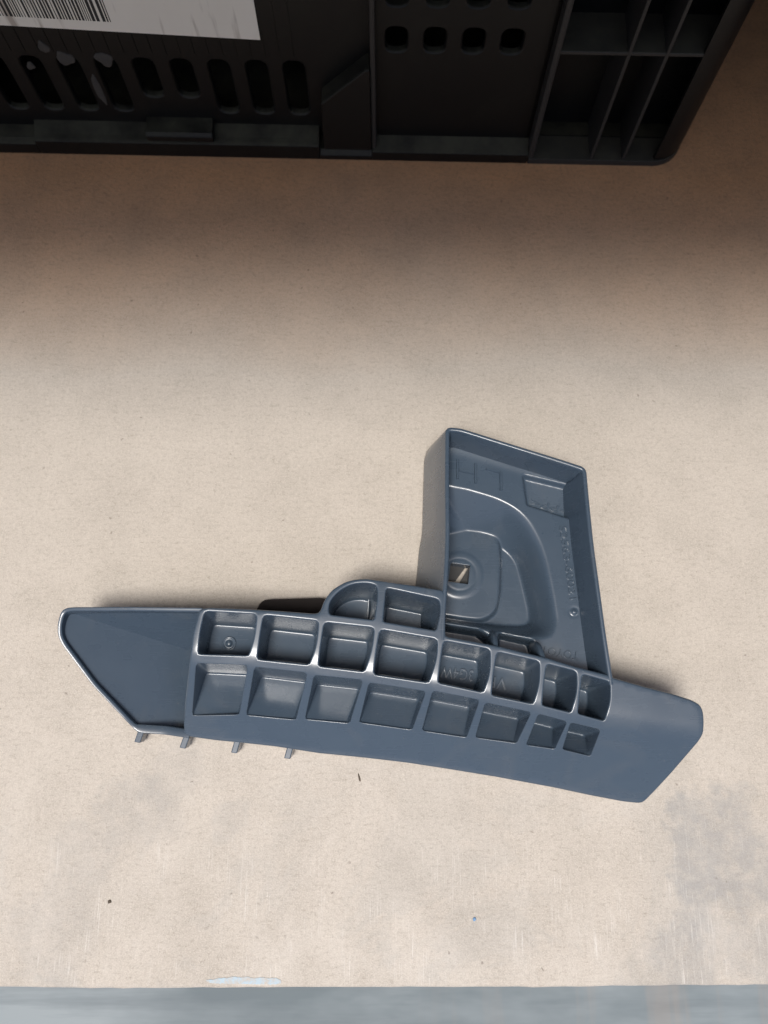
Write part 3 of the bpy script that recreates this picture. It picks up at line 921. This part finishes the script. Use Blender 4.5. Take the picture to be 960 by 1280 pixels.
# foot rim along the bottom of the long panel, with its notch
def extrude_profile(name, prof, x0, x1, bv=.5, parent=None):
    V = [(x0, a, b) for a, b in prof] + [(x1, a, b) for a, b in prof]; m = len(prof)
    F = [tuple(range(m)), tuple(range(m, 2 * m))[::-1]] + [(i, (i + 1) % m, m + (i + 1) % m, m + i) for i in range(m)]
    return cpart(name, V, F, bv=bv, parent=parent)
extrude_profile("foot_rim", [(-1, 0), (-1, 12), (1, 13), (4, 14), (PY + 2, 18), (PY + 2, 0)], -238, -44)
extrude_profile("foot_rim", [(-1, 0), (-1, 8), (PY + 1, 15), (PY + 1, 0)], -8, 98.5)
extrude_profile("foot_rim", [(-1, 0), (-1, 9), (3, 11), (PY + 2, 13), (PY + 2, 0)], CL, -238)
extrude_profile("foot_rim", [(-1, 0), (-1, 4), (2, 7), (PY + 2, 8), (PY + 2, 0)], -44, -8)
extrude_profile("ledge", [(-1, 14), (-1, 18.5), (1, 20.5), (PY + 1, 22), (PY + 1, 14)], -160, -115, .8)
# gusset and the upright beside the round holes
V = [(x, y, z) for y in (-.5, PY + 1) for x, z in ((-41, 9), (-8.5, 9), (-8.5, 76), (-11, 76), (-40, 49))]
F = [(0, 1, 2, 3, 4), (9, 8, 7, 6, 5)] + [(i, (i + 1) % 5, 5 + (i + 1) % 5, 5 + i) for i in range(5)]
cpart("gusset", V, F, bv=1.0)
rib(-8.4, -5.2, 1, PY + 2, 9, CH, 1.0)
# top rim
rib(CL, CR - 16, -3, PY + 3, CH - 14, CH + 2, 1.0)
# fine vertical ridges on the panel
V, F = [], []
for x in np.arange(-262, -50, 8.6):
    add(V, F, *box_data(x, x + .7, PY - .45, PY + .2, 73, 90 if x < -72 else CH - 20))
o = cpart("panel_ridges", V, F, bv=0); 
# label with its barcode
a0, a1 = (-300, 94.5), (-73.5, 84.5)
ly = PY - .55
V = [(a0[0], ly, a0[1]), (a1[0], ly, a1[1]), (a1[0] + .6, ly, 175), (a0[0], ly, 182), (a0[0], PY - .2, a0[1]), (a1[0], PY - .2, a1[1]), (a1[0] + .6, PY - .2, 175), (a0[0], PY - .2, 182)]
F = [(0, 1, 2, 3), (0, 4, 5, 1), (1, 5, 6, 2), (2, 6, 7, 3), (3, 7, 4, 0)]
lab = cpart("label", V, F, M_LABEL, bv=0)
V, F = [], []
x = -290.; sl = (a1[1] - a0[1]) / (a1[0] - a0[0])
while x < -158:
    w = random.choice((.55, .55, .9, 1.3, 1.8)); g = random.choice((.7, .7, 1.1, 1.6))
    zb_ = a0[1] + (x - a0[0]) * sl + 6.5
    V_ = [(x, ly - .08, zb_), (x + w, ly - .08, zb_ + w * sl), (x + w, ly - .08, zb_ + 40), (x, ly - .08, zb_ + 40)]
    add(V, F, V_, [(0, 1, 2, 3)])
    x += w + g
cpart("barcode", V, F, M_INK, bv=0, parent=lab)
# dried mud on the bars between the left slots
for k, (mx, mz, sx, sz) in enumerate(((-196, 68, 5.5, 5), (-172, 68, 5, 5), (-206, 76, 3, 4), (-184, 44, 2.5, 12), (-220, 62, 2.6, 3))):
    bm = bmesh.new(); bmesh.ops.create_icosphere(bm, subdivisions=3, radius=1.0)
    for v_ in bm.verts:
        nzz = 1 + .25 * math.sin(v_.co.x * 3 + k) * math.cos(v_.co.z * 2.5 + k * 2) + random.uniform(-.06, .06)
        v_.co = Vector(((mx + v_.co.x * sx * nzz) * MM, (PY + v_.co.y * .9 * nzz) * MM, (mz + v_.co.z * sz * nzz) * MM))
    me = bpy.data.meshes.new("mud_smear"); bm.to_mesh(me); bm.free()
    for p in me.polygons: p.use_smooth = True
    me.materials.append(M_DUST); o = bpy.data.objects.new("mud_smear", me); COL.objects.link(o); o.parent = CX

# ------------------------------------------------------------------ small things on the board
def blob(name, px, py, r, mat, sx=1., sy=1., sz=.4, seed=0, rot=0.):
    c = P(px, py, 0)
    bm = bmesh.new(); bmesh.ops.create_icosphere(bm, subdivisions=2, radius=1.0)
    rr_ = random.Random(seed)
    for v_ in bm.verts:
        k = rr_.uniform(.72, 1.15)
        v_.co = Vector((v_.co.x * r * sx * k, v_.co.y * r * sy * k, max(v_.co.z, -.3) * r * sz * k)) * MM
    me = bpy.data.meshes.new(name); bm.to_mesh(me); bm.free(); me.materials.append(mat)
    for p in me.polygons: p.use_smooth = True
    o = bpy.data.objects.new(name, me); COL.objects.link(o)
    o.location = Vector((c[0], c[1], r * sz * .28)) * MM; o.rotation_euler = (0, 0, rot)
    return o
up = [(258, 1224.5), (266, 1224), (274, 1222), (283, 1222.6), (291, 1220.6), (300, 1221.8), (310, 1220.8), (318, 1222.5), (327, 1221.6), (336, 1223), (345, 1222.2), (351, 1224.8)]
lo = [(352, 1229.5), (330, 1230.2), (310, 1230.2), (290, 1230), (270, 1229.4), (259, 1227.6)]
q = resample(np.array([P(a, b, 0)[:2] for a, b in up + lo]), 90)
q += rng.normal(0, .14, q.shape)
v2, tr_ = fill2(q, [], 1.5)
cc = q.mean(0)
V = [(*(p - cc), .16 + .12 * float(rng.random())) for p in v2]; nb_ = len(V)
b2 = [(*(p - cc), -.05) for p in q]
F = list(tr_); V += b2
F += [(i, (i + 1) % 90, nb_ + (i + 1) % 90, nb_ + i) for i in range(90)]
o = mesh_obj("paint_chip", V, F, M_CHIP, None, True, 50); o.location = (cc[0] * MM, cc[1] * MM, 0)
tag(o, "pale blue paint chip on the board's front edge", "paint chip")
tag(blob("crumb", 593, 1149, 1.0, M_BLUE, 1, 1, .5, 5), "tiny blue crumb on the worn board near the front edge", "crumb")
tag(blob("crumb", 449, 972, 1.0, M_FLINT, .55, 2.6, .4, 6, .25), "thin dark sliver on the board just in front of the bracket", "crumb")
tag(blob("crumb", 137, 1127, 1.1, M_FLINT, 1, 1, .5, 7), "round dark crumb on the board near the paint chip", "crumb")
